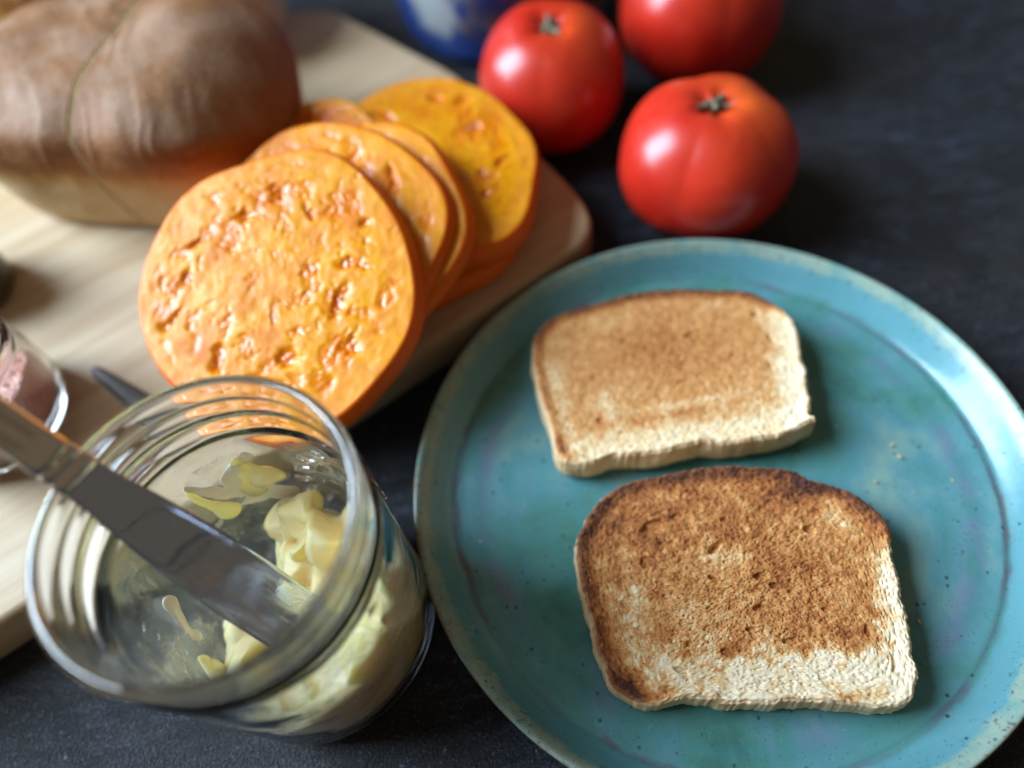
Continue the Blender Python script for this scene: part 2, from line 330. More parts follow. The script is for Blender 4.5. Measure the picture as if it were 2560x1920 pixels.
# ------------------------------------------------------------------ cutting board
ANG = math.atan2(0.475, 0.88)
ex = np.array([math.cos(ANG), math.sin(ANG)]); ey = np.array([-ex[1], ex[0]])
org = np.array([-0.0476, 0.1645])
def board_outline():
    # local metres: x along the front edge, y away from it
    far = [(-0.0728, 0.4219), (-0.0543, 0.4065), (-0.0232, 0.3688), (0.0031, 0.3338), (0.0331, 0.2676), (0.0432, 0.2441)]
    loc = [((np.array(p) - org) @ ex, (np.array(p) - org) @ ey) for p in far]
    pts = [(-0.52, 0.0), (-0.30, 0.0), (-0.10, 0.0), (0.045, 0.0), (0.085, 0.0003), (0.1025, 0.0022), (0.1125, 0.0100)] + loc[::-1]
    pts += [(loc[0][0] - 0.05, loc[0][1] + 0.022), (loc[0][0] - 0.14, loc[0][1] + 0.035), (-0.35, loc[0][1] + 0.037), (-0.52, loc[0][1] + 0.037), (-0.545, 0.26), (-0.55, 0.12), (-0.545, 0.03)]
    return closed_curve(pts, 220)
OB = board_outline(); T = 0.022; e = 0.0028
nrm = np.roll(OB, -1, 0) - np.roll(OB, 1, 0); nrm = np.stack([nrm[:, 1], -nrm[:, 0]], 1); nrm /= np.linalg.norm(nrm, axis=1)[:, None]
rings = [(e, 0.0), (e * 0.3, e * 0.3), (0, e), (0, T * 0.5), (0, T - e), (e * 0.12, T - e * 0.6), (e * 0.35, T - e * 0.3), (e * 0.7, T - e * 0.08), (e, T)]
V = np.concatenate([np.c_[OB - nrm * i, np.full(len(OB), zz)] for i, zz in rings]); n_ = len(OB)
F = grid_faces(len(rings), n_) + [tuple(range((len(rings) - 1) * n_, len(rings) * n_)), tuple(range(n_))[::-1]]
o = mesh('cutting_board', V, F, maple, loc=(org[0], org[1], 0.0005), rot=(0, 0, ANG))
tag(o, 'pale wooden cutting board with rounded corners under the loaf and slices', 'cutting board')

# ------------------------------------------------------------------ plate
PC = (0.0672, 0.0996)
prof = [(0.0005, 0.0072), (0.03, 0.0074), (0.06, 0.0079), (0.080, 0.0086), (0.0905, 0.0093), (0.0940, 0.0096), (0.0955, 0.0095), (0.0968, 0.0100), (0.0988, 0.0118), (0.1015, 0.0152), (0.1045, 0.0192), (0.1065, 0.0214), (0.1078, 0.0220), (0.1085, 0.0214), (0.1083, 0.0202), (0.1065, 0.0180), (0.1030, 0.0130), (0.0985, 0.0075), (0.0930, 0.0045), (0.080, 0.0032), (0.068, 0.0028), (0.0665, 0.0006), (0.0630, 0.0006), (0.0615, 0.0028), (0.03, 0.0030), (0.0005, 0.0030)]
prof = smooth_profile(prof, 5)
V, F = lathe(prof, 288); th = np.arctan2(V[:, 1], V[:, 0]); rr = np.hypot(V[:, 0], V[:, 1])
wob = 1 + 0.0045 * (rr / 0.108) * np.cos(2 * th + 0.6) + 0.003 * np.cos(3 * th + 2) * (rr / 0.108)
V[:, 0] *= wob; V[:, 1] *= wob
V[:, 2] += 0.00018 * np.sin(rr * 620 + th) * (V[:, 2] > 0.0065) * sstep(0.01, 0.03, rr) + (rr / 0.108) ** 3 * 0.0007 * np.cos(2 * th + 1.0) * (V[:, 2] > 0.006)
o = mesh('dinner_plate', V, F, glaze, loc=(PC[0], PC[1], 0.0)); tag(o, 'round blue green glazed stoneware plate holding two pieces of toast', 'plate')

# ------------------------------------------------------------------ toast
def make_toast(name, outline, center, zbase, thick, brown_fn, holes, label, seed, flap, amp=1.0):
    Mn, K = 880, 190
    O = closed_curve(outline, Mn) / 1000.0; t = np.linspace(0, 2 * np.pi, Mn, endpoint=False)
    jit = fbm(np.c_[np.cos(t) * 9, np.sin(t) * 9, t * 0], 4, seed) * 0.0008 + vnoise(np.c_[np.cos(t) * 60, np.sin(t) * 60, t * 0], seed + 1) * 0.00025
    rad = np.linalg.norm(O, axis=1); O = O * (1 + jit / rad)[:, None]
    s = np.linspace(0, 1, K)[1:]
    X = (s[:, None] * O[None, :, 0]).ravel(); Y = (s[:, None] * O[None, :, 1]).ravel(); S = np.repeat(s, Mn); TH = np.tile(t, K - 1)
    Rm = np.tile(rad, K - 1); ed = (1 - S) * Rm * 0.85                      # metres to the crust
    mm = 1000.0
    # crumb relief: cells stretched along the crust near the edge, round in the middle
    wA = sstep(0.020, 0.006, ed)
    wx = fbm(p3(X * 90, Y * 90, 1.0), 2, seed + 3) * 0.9; wy = fbm(p3(X * 90, Y * 90, 7.0), 2, seed + 4) * 0.9
    perim = TH / (2 * np.pi) * 320.0
    d1, q1 = worley(X * mm / 1.15 + wx, Y * mm / 0.85 + wy, seed + 5); d2, q2 = worley(X * mm / 2.6 + wx, Y * mm / 1.7 + wy, seed + 6)
    d3, q3 = worley(perim / 2.6 + wx, ed * mm / 0.75 + wy, seed + 7)
    pit1 = sstep(0.16 + 0.36 * q1, 0.04, d1) * (q1 > 0.45); pit2 = sstep(0.10 + 0.40 * (q2 - 0.5) * 2, 0.06, d2) * (q2 > 0.66); pit3 = sstep(0.2 + 0.35 * q3, 0.08, d3) * (q3 > 0.40)
    fib = fbm(p3(X * mm * 0.42, Y * mm * 0.62, 2.0), 2, seed + 8, 0.7)
    fine = vnoise(p3(X * mm * 1.15, Y * mm * 1.15, 3.0), seed + 9)
    pore = np.clip((1 - wA) * pit1 * 0.8 + wA * pit3 * 0.9 + pit2 * 0.8 * (1 - wA), 0, 1.4)
    Z = thick + amp * (-0.00075 * pore + 0.00040 * fib + 0.00013 * fine)
    for hx, hy, ra, rb, an, dep in holes:
        dx = X * mm - hx; dy = Y * mm - hy; ca, sa = math.cos(an), math.sin(an)
        q = np.hypot((dx * ca + dy * sa) / ra, (-dx * sa + dy * ca) / rb); f = sstep(1.12, 0.72, q + 0.25 * fib); Z -= dep * 1.7 / 1000 * f; pore = np.maximum(pore, f * 1.5)
    Z += 0.0007 * fbm(p3(X * 35, Y * 35, 5.0), 2, seed + 10)
    Z += 0.0005 * sstep(0.004, 0.0015, ed) - 0.0011 * sstep(0.0010, 0.0, ed)
    fl = flap(X * mm, Y * mm, ed * mm); Z += fl
    Z *= 1.0
    br = brown_fn(X * mm, Y * mm, ed * mm, seed)
    V = [np.c_[X, Y, Z]]; A = [br]; P = [pore]; Cr = [sstep(0.0009, 0.0002, ed) * 0.8 + (fl > 0.0003) * sstep(0.0022, 0.0008, ed)]
    Oz = Z.reshape(K - 1, Mn)[-1]; Ob = br.reshape(K - 1, Mn)[-1]; nside = 9
    un = O / rad[:, None]
    for i in range(1, nside + 1):
        f = i / nside; bul = 0.0006 * math.sin(f * math.pi) + 0.0004 * f - 0.0012 * max(0, f - 0.8) * 5
        wv = fbm(np.c_[O * 190, np.full(Mn, f * 3)], 3, seed + 20) * 0.0007 * math.sin(min(1, f * 1.3) * math.pi * 0.75)
        Q = O + un * (bul + wv)[:, None]
        V.append(np.c_[Q, Oz * (1 - f) + 0.0002 * f]); A.append(Ob * max(0, 1 - f * 2.2)); P.append(np.zeros(Mn)); Cr.append(np.ones(Mn))
    V.append(np.array([[0, 0, Z[:Mn].mean()], [0, 0, 0.0002]])); A.append(np.array([br[0], 0.3])); P.append(np.zeros(2)); Cr.append(np.array([0, 1.0]))
    V = np.concatenate(V); nr = K - 1 + nside; F = grid_faces(nr, Mn, True, True); ct = nr * Mn
    F += [(ct, j, (j + 1) % Mn) for j in range(Mn)] + [(ct + 1, (nr - 1) * Mn + (j + 1) % Mn, (nr - 1) * Mn + j) for j in range(Mn)]
    o = mesh(name, V, F, toastm, loc=(center[0], center[1], zbase), attrs=dict(brown=np.concatenate(A), pore=np.concatenate(P), crust=np.concatenate(Cr)))
    return tag(o, label, 'toast', 'slices of toast on the plate')

def gauss(x, y, cx, cy, sx, sy): return np.exp(-((x - cx) / sx) ** 2 - ((y - cy) / sy) ** 2)
def brown_near(x, y, ed, sd):
    n = fbm(p3(x / 9, y / 9, 0.5), 4, sd + 31); n2 = fbm(p3(x / 2.2, y / 2.2, 0.7), 3, sd + 32)
    yl = -30 - (x + 40) * 0.15; vb = y - yl; xr = 51 + (y - 9) * 0.22; vr = xr - x
    b = 0.48 + 0.20 * n + 0.20 * n2
    b += 0.16 * sstep(2, 30, y) + 0.10 * gauss(x, y, 22, -2, 16, 14)
    pale = sstep(21, 3, vb + 7 * n + 5 * n2) * sstep(-46, -34, x); b -= 0.48 * pale
    b -= 0.44 * sstep(12, 3, vr + 3 * n + 2 * n2) * sstep(12, -8, y)
    b -= 0.15 * gauss(x, y, -21, -7, 6, 6) * (1 + 1.5 * n2); b -= 0.18 * gauss(x, y, -35, 6, 2.2, 13) ; b -= 0.14 * gauss(x, y, -39, -10, 3, 10)
    b -= 0.20 * gauss(x, y, -6, 10, 8, 3.0); b -= 0.22 * gauss(x, y, 36, 18, 4, 7)
    topleft = np.maximum(sstep(-2, 16, y), sstep(-30, -44, x)); b += 0.32 * sstep(6.5, 0.8, ed + 1.6 * n + 0.8 * n2) * topleft
    b += 0.22 * gauss(x, y, 30, 28, 10, 4) + 0.40 * gauss(x, y, -42, -25, 6, 4.5) + 0.28 * gauss(x, y, -33, -28, 9, 2.6) + 0.35 * gauss(x, y, 26, -37.5, 11, 2.2)
    return np.clip(b, 0.02, 1.0)
def brown_far(x, y, ed, sd):
    n = fbm(p3(x / 8, y / 8, 0.5), 4, sd + 31); n2 = fbm(p3(x / 2.4, y / 2.4, 0.7), 3, sd + 32)
    b = 0.43 + 0.10 * n + 0.10 * n2 + 0.12 * gauss(x, y, 0, 6, 34, 18)
    vb = y + 35.5; b -= 0.24 * sstep(17, 4, vb + 4 * n + 2 * n2) * sstep(-50, -36, x); b -= 0.34 * sstep(15, 5, (49 + (y) * 0.12) - x + 3 * n) * sstep(24, 10, y)
    b -= 0.14 * sstep(12, 6, x + 50) * sstep(24, 0, y); b -= 0.16 * gauss(x, y, -28, -14, 5, 7); b += 0.16 * gauss(x, y, -31, -18, 2, 2.5)
    b -= 0.16 * gauss(x, y, 2, -17, 18, 2); b += 0.12 * gauss(x, y, -10, -21, 18, 1.6)
    b += 0.44 * sstep(6, 0.6, ed + 1.2 * n) * np.maximum(sstep(6, 24, y), 0.55 * sstep(-36, -47, x)); b += 0.2 * gauss(x, y, -47, -25, 3, 5)
    return np.clip(b, 0.02, 1.0)
def flap_near(x, y, ed):
    f = 0
    for cx, wd, h in ((12, 2.4, 1.0), (16, 3.0, 0.7), (-19, 1.6, 0.9), (-27, 4.0, 0.6), (2, 5, 0.3)): f = f + h * np.exp(-((x - cx) / wd) ** 2)
    return 0.0013 * f * sstep(3.2, 0.6, ed) * (y < -18)
def flap_far(x, y, ed):
    return 0.0012 * np.exp(-((x - 41) / 4) ** 2) * sstep(3.5, 0.5, ed) * (y < -24) + 0.0008 * (np.sin(x * 0.45) > 0.4) * sstep(1.6, 0.4, ed) * (y < -24)
OUT_FAR = [(-48.6, 22.7), (-44.7, 28.3), (-38.8, 32.0), (-20.9, 34.8), (-3.8, 36.6), (12.6, 35.2), (25.0, 31.6), (39.0, 27.7), (46.4, 20.3), (51.1, 11.2), (50.7, 1.9), (48.0, -6.7), (48.0, -12.6), (45.8, -19.3), (44.9, -24.7), (42.0, -30.7), (43.7, -33.0), (40.0, -34.1), (33.5, -36.0), (22.8, -36.6), (11.4, -35.6), (0.1, -33.9), (-11.8, -34.6), (-23.4, -33.7), (-30.3, -33.0), (-37.7, -34.5), (-45.0, -32.8), (-48.4, -28.9), (-49.3, -24.1), (-50.1, -14.4), (-51.1, -5.7), (-51.1, 7.6), (-50.8, 15.2)]
OUT_NEAR = [(-49.6, 23.9), (-46.6, 29.4), (-40.8, 35.4), (-33.2, 39.7), (-22.7, 41.4), (-9.1, 41.8), (4.1, 41.2), (20.0, 38.2), (27.8, 35.6), (32.8, 31.1), (41.9, 25.8), (46.5, 20.8), (50.4, 14.6), (51.3, 9.2), (48.8, 1.2), (47.5, -4.8), (46.0, -11.9), (44.0, -22.1), (42.0, -30.1), (41.5, -33.8), (39.3, -37.7), (35.9, -40.9), (30.5, -41.8), (22.2, -40.2), (16.1, -38.5), (6.7, -36.2), (-4.3, -35.3), (-15.0, -33.0), (-20.2, -31.4), (-28.5, -30.1), (-37.2, -30.6), (-42.4, -28.4), (-47.2, -23.9), (-49.3, -17.4), (-50.3, -7.5), (-50.6, 2.8), (-51.3, 12.3), (-51.0, 18.8)]
holes = [(-6, 13, 2.6, 1.3, 0.5, 1.6), (-24, 24, 4.5, 2.0, 0.3, 0.8), (26, 14, 2.0, 1.2, -0.5, 1.1), (-9, 3, 2.2, 0.8, -0.7, 1.2), (6, 1.5, 2.6, 1.2, -0.2, 1.0), (9, -2, 1.4, 0.9, 0, 0.8), (2, -8, 1.8, 0.9, 0, 0.9), (22, -12, 1.2, 1.0, 0, 0.8), (-22, -15, 1.2, 1.0, 0, 0.9), (-2, -14, 2.2, 0.7, 0, 0.8), (-12, -19, 1.5, 0.9, 0, 0.7), (8, -19, 2.0, 0.8, 0.1, 0.8), (-27, -22, 2.2, 0.9, -0.4, 0.9), (-15, 26, 2.2, 1.2, 0.3, 0.5), (0, 22, 1.4, 0.8, 0, 0.6), (-30, 12, 1.0, 2.0, 0, 0.6), (14, 24, 1.6, 0.9, 0, 0.5), (32, -20, 1.0, 1.8, -0.2, 0.7), (36, -30, 0.8, 2.6, -0.4, 0.8)]
make_toast('toast', OUT_NEAR, (0.0627, 0.0598), 0.0092, 0.0140, brown_near, holes, 'darker browned slice of toast nearest the camera, with white lower crumb', 11, flap_near)
holes2 = [(-31, -18, 1.6, 1.0, 0, 0.6), (10, 12, 1.8, 1.0, 0.3, 0.6), (-15, 14, 1.6, 0.9, 0, 0.5), (24, 0, 1.2, 0.9, 0, 0.5), (36, -8, 1.0, 2.2, 0.3, 0.8), (40, 4, 1.0, 2.6, 0.2, 0.9), (38, 16, 1.6, 1.2, 0.2, 0.7), (2, -8, 1.6, 0.7, 0, 0.5)]
make_toast('toast', OUT_FAR, (0.0607, 0.1450), 0.0092, 0.0140, brown_far, holes2, 'lighter golden slice of toast at the far side of the plate', 47, flap_far, 0.7)

# crumbs scattered on the glaze
rs = np.random.RandomState(5); parts = []
for i in range(14):
    for _ in range(40):
        a = rs.uniform(0, 2 * np.pi); q = 0.09 * math.sqrt(rs.uniform()); cx, cy = q * math.cos(a) + PC[0], q * math.sin(a) + PC[1]
        if cy < 0.024 or (cx > 0.115 and cy < 0.15) or (0.09 < cy < 0.112 and cx < 0.02): break
    s_ = 0.00028 * math.exp(rs.normal() * 0.45); Vc = rs.normal(size=(8, 3)); Vc /= np.linalg.norm(Vc, axis=1)[:, None]
    cube = np.array([[x, y, z] for x in (-1, 1) for y in (-1, 1) for z in (-1, 1)]) * 0.7 + Vc * 0.45
    ph = rs.uniform(0, 6.3); cube = cube * [1.6, 0.9, 0.8]; cube[:, :2] = cube[:, :2] @ np.array([[math.cos(ph), -math.sin(ph)], [math.sin(ph), math.cos(ph)]])
    parts.append((cube * s_ + [cx, cy, 0.0088 + s_ * 0.6], [(0, 1, 3, 2), (4, 6, 7, 5), (0, 4, 5, 1), (2, 3, 7, 6), (0, 2, 6, 4), (1, 5, 7, 3)]))
V, F = join(parts); o = mesh('toast_crumbs', V, F, crust, smooth=False); tag(o, 'tiny scattered toast crumbs on the glazed plate', 'crumbs', None, 'stuff')

# ------------------------------------------------------------------ red tomatoes
def tomato(loc, r, hfac, lobes, amp, ph, seed, label, stemmed, orange_dir, tilt=(0, 0, 0), oamt=0.8):
    root = empty('tomato', (loc[0], loc[1], 0.0), label, 'tomato', 'red tomatoes behind the plate', tilt)
    nr, ns = 90, 120; V = []
    u = np.linspace(0, 1, nr); th = np.linspace(0, 2 * np.pi, ns, endpoint=False)
    sh = []
    for a in u:
        phi = -math.pi / 2 + a * math.pi; cz = math.sin(phi); rr = abs(math.cos(phi)) ** 0.86
        lob = 1 + amp * (0.25 + 0.75 * sstep(-0.2, 0.9, np.array(cz))) * (np.abs(np.cos(lobes * (th + ph) / 2)) - 0.6) + 0.015 * np.cos(2 * th + ph * 3)
        x = r * rr * lob * np.cos(th); y = r * rr * lob * np.sin(th)
        zz = r * hfac * (1 + np.sign(cz) * abs(cz) ** (1.0 if cz > 0 else 0.9) * (0.97 if cz < 0 else 1.0)) + 0 * th
        dip = math.exp(-(rr / 0.24) ** 2) if cz > 0 else 0.5 * math.exp(-(rr / 0.3) ** 2)
        zz = zz - (0.16 * r * dip if cz > 0 else -0.10 * r * dip) * (1 + 0.15 * np.cos(lobes * (th + ph)))
        V.append(np.stack([x, y, zz], 1)); dirf = 0.5 + 0.5 * np.cos(th - orange_dir)
        sh.append((math.exp(-((rr - 0.35) / 0.42) ** 2) if cz > 0 else 0.0) * dirf * oamt)
    V = np.concatenate(V); V += (fbm(V * 40, 2, seed) * 0.0006)[:, None] * np.array([1, 1, 0.6]); V[:, 2] -= V[:, 2].min() - 0.0002
    mesh('body', V, grid_faces(nr, ns), redtom, root, attrs=dict(shoulder=np.concatenate(sh)))
    top = V[-ns:, 2].mean()
    parts = []
    parts.append(tube([(0, 0, top - 0.001), (0.0006, 0.0003, top + 0.002), (0.0016, 0.0012, top + 0.0042)], [0.0024, 0.0020, 0.0021], 10))
    for k in range(5):
        a = k * 2 * math.pi / 5 + ph + 0.4; L = 0.0058 + 0.0018 * math.sin(k * 2.3 + seed)
        path = [(math.cos(a) * q * L, math.sin(a) * q * L, top + 0.0004 + stemmed * 0.0034 * math.sin(q * 2.4) * (0.5 + 0.5 * math.sin(k * 1.7 + seed)) + 0.0016 * q) for q in (0.1, 0.4, 0.7, 1.0)]
        parts.append(tube(path, [0.0017, 0.0018, 0.0014, 0.0006], 8))
    V, F = join(parts); mesh('stem', V, F, stem_m, root)
    return root
tomato((0.1010, 0.2420), 0.0376, 0.86, 5, 0.075, 0.3, 3, 'bright red tomato with a pale stem scar touching the far plate rim', 1.0, 0.2)
tomato((0.0445, 0.3165), 0.0362, 0.90, 4, 0.05, 1.1, 8, 'dark red tomato beside the board, leftmost of the three', 0.2, 6.0, (math.radians(4), 0, 0), 0.4)
tomato((0.1235, 0.3405), 0.0398, 0.94, 5, 0.06, 2.2, 14, 'red tomato at the top of the frame, farthest back of the three', 0.2, 3.6, (math.radians(-6), math.radians(5), 0), 0.35)

# ------------------------------------------------------------------ orange tomato slices
def slice_(center, R, thick, tilt, az, seed, label, ell=1.0, rot=0.0):
    Mn, K = 300, 90
    t = np.linspace(0, 2 * np.pi, Mn, endpoint=False)
    rad = R * (1 + 0.035 * np.cos(2 * t + seed) + 0.028 * np.cos(3 * t + seed * 1.7) + 0.022 * np.cos(5 * t + seed * 0.6) + 0.011 * np.cos(7 * t + seed * 2.1) + 0.030 * np.cos(t + seed))
    O = np.stack([rad * np.cos(t), rad * np.sin(t) * ell], 1); s = np.linspace(0, 1, K)[1:]
    X = (s[:, None] * O[None, :, 0]).ravel(); Y = (s[:, None] * O[None, :, 1]).ravel(); S = np.repeat(s, Mn); Th = np.tile(t, K - 1); mm = 1000
    wx = fbm(p3(X * 110, Y * 110, seed), 3, seed) * 0.0046; wy = fbm(p3(X * 110, Y * 110, seed + 5), 3, seed + 1) * 0.0046
    rs = np.random.RandomState(seed); ch = np.zeros(len(X)); sm = np.zeros(len(X)); xw, yw = X + wx, Y + wy
    for i in range(120):
        big = i < 13
        if big: a_ = (i + rs.uniform(-0.35, 0.35)) * 2 * np.pi / 13; q_ = R * rs.uniform(0.50, 0.80); la, lb = rs.uniform(0.0030, 0.0078), rs.uniform(0.0016, 0.0042); ro = a_ + rs.choice([0.2, 1.3]) + rs.uniform(-0.5, 0.5)
        else: a_ = rs.uniform(0, 2 * np.pi); q_ = R * math.sqrt(rs.uniform(0.02, 0.80)); la, lb = rs.uniform(0.0006, 0.0024), rs.uniform(0.0005, 0.0012); ro = rs.uniform(0, 3.1)
        dx = xw - q_ * math.cos(a_); dy = yw - q_ * math.sin(a_) * ell; ca, sa = math.cos(ro), math.sin(ro)
        qq = np.hypot((dx * ca + dy * sa) / la, (-dx * sa + dy * ca) / lb); f = sstep(1.2, 0.35, qq)
        if big: ch = np.maximum(ch, f)
        else: sm = np.maximum(sm, f * rs.uniform(0.4, 1.0))
    gel = sstep(0.10, 0.30, fbm(p3(xw * 150, yw * 150, 9.0 + seed), 3, seed + 13)) * sstep(0.08, 0.25, S) * sstep(0.93, 0.84, S)
    cav = np.clip(ch + 0.55 * sm + 0.6 * gel, 0, 1)
    seeds, qs = worley(X * mm / 1.9, Y * mm / 1.5, seed + 6); sd = sstep(0.42, 0.18, seeds) * (qs > 0.45)
    Z = thick + 0.00022 * fbm(p3(X * 260, Y * 260, 1.0), 3, seed + 9) + 0.0004 * fbm(p3(X * 60, Y * 60, 2.0), 2, seed + 10)
    vein = (1 - np.abs(fbm(p3(xw * 150, yw * 150, 4.0), 3, seed + 11))) ** 5; Z = Z - 0.0014 * ch - 0.0006 * sm - 0.00035 * gel + 0.00018 * vein + 0.0004 * gel * sd + 0.0009 * ch * sd
    Z -= 0.0012 * sstep(0.985, 1.0, S)
    core = np.exp(-((S - 0.9) / 0.07) ** 2) * 0.6 + 0.5 * sstep(0.35, 0.05, S) + 0.9 * ch * sd + 0.55 * vein * (1 - ch)
    rimv = sstep(0.965, 0.99, S)
    V = [np.c_[X, Y, Z]]; cv = [cav * (1 - 0.7 * sd)]; rv = [rimv]; co = [core]
    Oz = Z.reshape(K - 1, Mn)[-1]; ns = 8
    for i in range(1, ns + 1):
        f = i / ns; b = 1 + 0.035 * math.sin(f * math.pi) + 0.02 * f * (1 - f) - 0.02 * f
        V.append(np.c_[O * b, Oz * (1 - f)]); cv.append(np.zeros(Mn)); rv.append(np.ones(Mn)); co.append(np.zeros(Mn))
    V.append(np.array([[0, 0, Z[:Mn].mean()], [0, 0, 0.0]])); cv.append(np.zeros(2)); rv.append(np.zeros(2)); co.append(np.zeros(2))
    V = np.concatenate(V); nr = K - 1 + ns; ct = nr * Mn
    F = grid_faces(nr, Mn, True, True) + [(ct, j, (j + 1) % Mn) for j in range(Mn)] + [(ct + 1, (nr - 1) * Mn + (j + 1) % Mn, (nr - 1) * Mn + j) for j in range(Mn)]
    V[:, 2] -= thick / 2
    o = mesh('tomato_slice', V, F, orange, attrs=dict(cav=np.concatenate(cv), rim=np.concatenate(rv), core=np.concatenate(co)))
    n = Vector((-math.cos(az) * math.sin(tilt), -math.sin(az) * math.sin(tilt), math.cos(tilt)))
    q = Vector((0, 0, 1)).rotation_difference(n); o.rotation_mode = 'QUATERNION'; o.rotation_quaternion = q @ Matrix.Rotation(rot, 3, 'Z').to_quaternion(); o.location = center
    return tag(o, label, 'tomato slice', 'orange tomato slices fanned on the board')
D = math.radians; AZ = D(52)
slice_((-0.035, 0.2350, 0.0285), 0.0500, 0.0115, 0.0, AZ, 5, 'orange tomato slice lying flat on the board lowest under the stack', 1.0)
slice_((-0.0655, 0.2645, 0.0450), 0.0300, 0.0095, D(16), D(64), 21, 'small bit of orange tomato slice peeking out nearest the loaf')
slice_((-0.0200, 0.2490, 0.0430), 0.0500, 0.0140, D(5), D(140), 9, 'orange tomato slice at the back right of the stack, thick skin showing')
slice_((-0.0570, 0.2170, 0.0475), 0.0500, 0.0090, D(16), AZ, 13, 'third orange tomato slice from the jar, mostly covered')
slice_((-0.0660, 0.2060, 0.0525), 0.0515, 0.0090, D(17), D(66), 30, 'second orange tomato slice from the jar with open seed pockets')
slice_((-0.0780, 0.1880, 0.0555), 0.0535, 0.0125, D(19), D(72), 2, 'largest orange tomato slice on top of the stack right behind the jar')

# ------------------------------------------------------------------ bread loaves
def loaf(name, x0, x1, hx, cutL, cutR, loc, rotz, seed, label, parent_none=True, scale=1.0):
    nu, ns = 120, 150
    us = np.linspace(x0, x1, nu); th = np.linspace(0, 2 * np.pi, ns, endpoint=False)
    V = []; B = []
    prof = closed_curve([(0.0, 0.0), (0.026, 0.0), (0.0385, 0.002), (0.0420, 0.010), (0.0455, 0.028), (0.0480, 0.044), (0.0500, 0.054), (0.0505, 0.064), (0.0465, 0.076), (0.032, 0.085), (0.016, 0.0885), (0, 0.0895), (-0.016, 0.0885), (-0.032, 0.085), (-0.0465, 0.076), (-0.0505, 0.064), (-0.0500, 0.054), (-0.0480, 0.044), (-0.0455, 0.028), (-0.0420, 0.010), (-0.0385, 0.002), (-0.026, 0.0)], ns)
    for x in us:
        k = min(1, abs(x) / hx); f = max((1 - k ** 4.5) ** 0.5 if k < 1 else 0.0, 0.02)
        px = np.full(ns, x) + (1 if x > 0 else -1) * 0.005 * k ** 5 * sstep(0.0, 0.06, prof[:, 1])
        hump = 1 + 0.03 * math.sin(x * 70 + 1) * (1 - k)
        z = prof[:, 1] * 0.80 * (1 - (1 - f) * sstep(0.03, 0.09, prof[:, 1]) * 0.6)
        z = np.where(prof[:, 1] > 0.05, 0.04 + (z - 0.04) * hump, z)
        V.append(np.stack([px, prof[:, 0] * f * 1.04, z], 1))
        B.append(np.clip((prof[:, 1] - 0.034) / 0.046, 0, 1))
    V = np.concatenate(V); B = np.concatenate(B)
    topw = sstep(0.036, 0.056, V[:, 2])
    wr = fbm(np.c_[V[:, 0] * 75 + V[:, 1] * 45 + fbm(V * 30, 2, seed + 9) * 1.5, V[:, 1] * 22, V[:, 2] * 20], 2, seed); ridg = (1 - np.abs(wr)) ** 3
    disp = topw * (0.0060 * fbm(V * 26, 2, seed + 2) + 0.0016 * (ridg - 0.4) * (0.3 + 0.7 * sstep(-0.2, 0.4, fbm(V * 22, 2, seed + 8)))) + (1 - topw) * 0.0009 * fbm(V * 60, 3, seed + 3)
    ctr = np.c_[V[:, 0], V[:, 1] * 0, np.full(len(V), 0.04)]; d = V - ctr; d /= np.linalg.norm(d, axis=1)[:, None] + 1e-9
    V = V + d * disp[:, None]; V[:, 2] = np.maximum(V[:, 2], 0.0)
    F = grid_faces(nu, ns) ; F += [tuple(range(ns))[::-1], tuple(range((nu - 1) * ns, nu * ns))]
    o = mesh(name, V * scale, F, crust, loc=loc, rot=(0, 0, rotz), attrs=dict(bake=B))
    o.data.materials.append(crumb); npoly = len(o.data.polygons)
    for i, c_ in ((npoly - 2, cutL), (npoly - 1, cutR)):
        o.data.polygons[i].use_smooth = False
        if c_: o.data.polygons[i].material_index = 1
    return tag(o, label, 'bread')
LR = math.radians(-17)
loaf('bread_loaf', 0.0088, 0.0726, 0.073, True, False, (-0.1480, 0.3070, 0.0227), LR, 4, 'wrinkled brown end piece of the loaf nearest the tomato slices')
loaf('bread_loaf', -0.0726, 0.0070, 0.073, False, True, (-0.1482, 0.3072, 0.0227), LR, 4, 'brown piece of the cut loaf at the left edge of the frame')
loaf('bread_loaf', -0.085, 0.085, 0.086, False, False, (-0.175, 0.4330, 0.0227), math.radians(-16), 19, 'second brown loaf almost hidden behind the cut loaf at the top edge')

# ------------------------------------------------------------------ glass jar
JX, JY = -0.0785, 0.0752
jar = empty('glass_jar', (JX, JY, 0.0), 'open clear glass canning jar with creamy mayonnaise inside, beside the plate', 'jar')
outer = [(0.0005, 0.0016), (0.030, 0.0016), (0.0325, 0.0004), (0.0350, 0.0006), (0.0376, 0.0030), (0.0391, 0.0085), (0.0394, 0.020), (0.0394, 0.060), (0.0393, 0.074), (0.0388, 0.0800), (0.0381, 0.0832), (0.0383, 0.0856), (0.0398, 0.0878), (0.0400, 0.0896), (0.0388, 0.0918), (0.0383, 0.0935), (0.0384, 0.0955), (0.0390, 0.0970), (0.0391, 0.0985), (0.0385, 0.1000), (0.0386, 0.1030), (0.0394, 0.1050), (0.0397, 0.1064)]
lip = [(0.0394, 0.1074), (0.0386, 0.1081), (0.0375, 0.1081), (0.0366, 0.1073)]
inner = [(0.0363, 0.1050), (0.0361, 0.098), (0.0360, 0.092), (0.0360, 0.086), (0.0363, 0.0800), (0.0367, 0.073), (0.0368, 0.050), (0.0367, 0.020), (0.0360, 0.0110), (0.0335, 0.0072), (0.028, 0.0062), (0.015, 0.0068), (0.0005, 0.0072)]
prof = smooth_profile(outer + lip + inner, 5)
V, F = lathe(prof, 192); th = np.arctan2(V[:, 1], V[:, 0]); rr = np.hypot(V[:, 0], V[:, 1])
isin = np.zeros(len(V), bool); isin[(len(outer) + 2) * 5 * 192:] = True
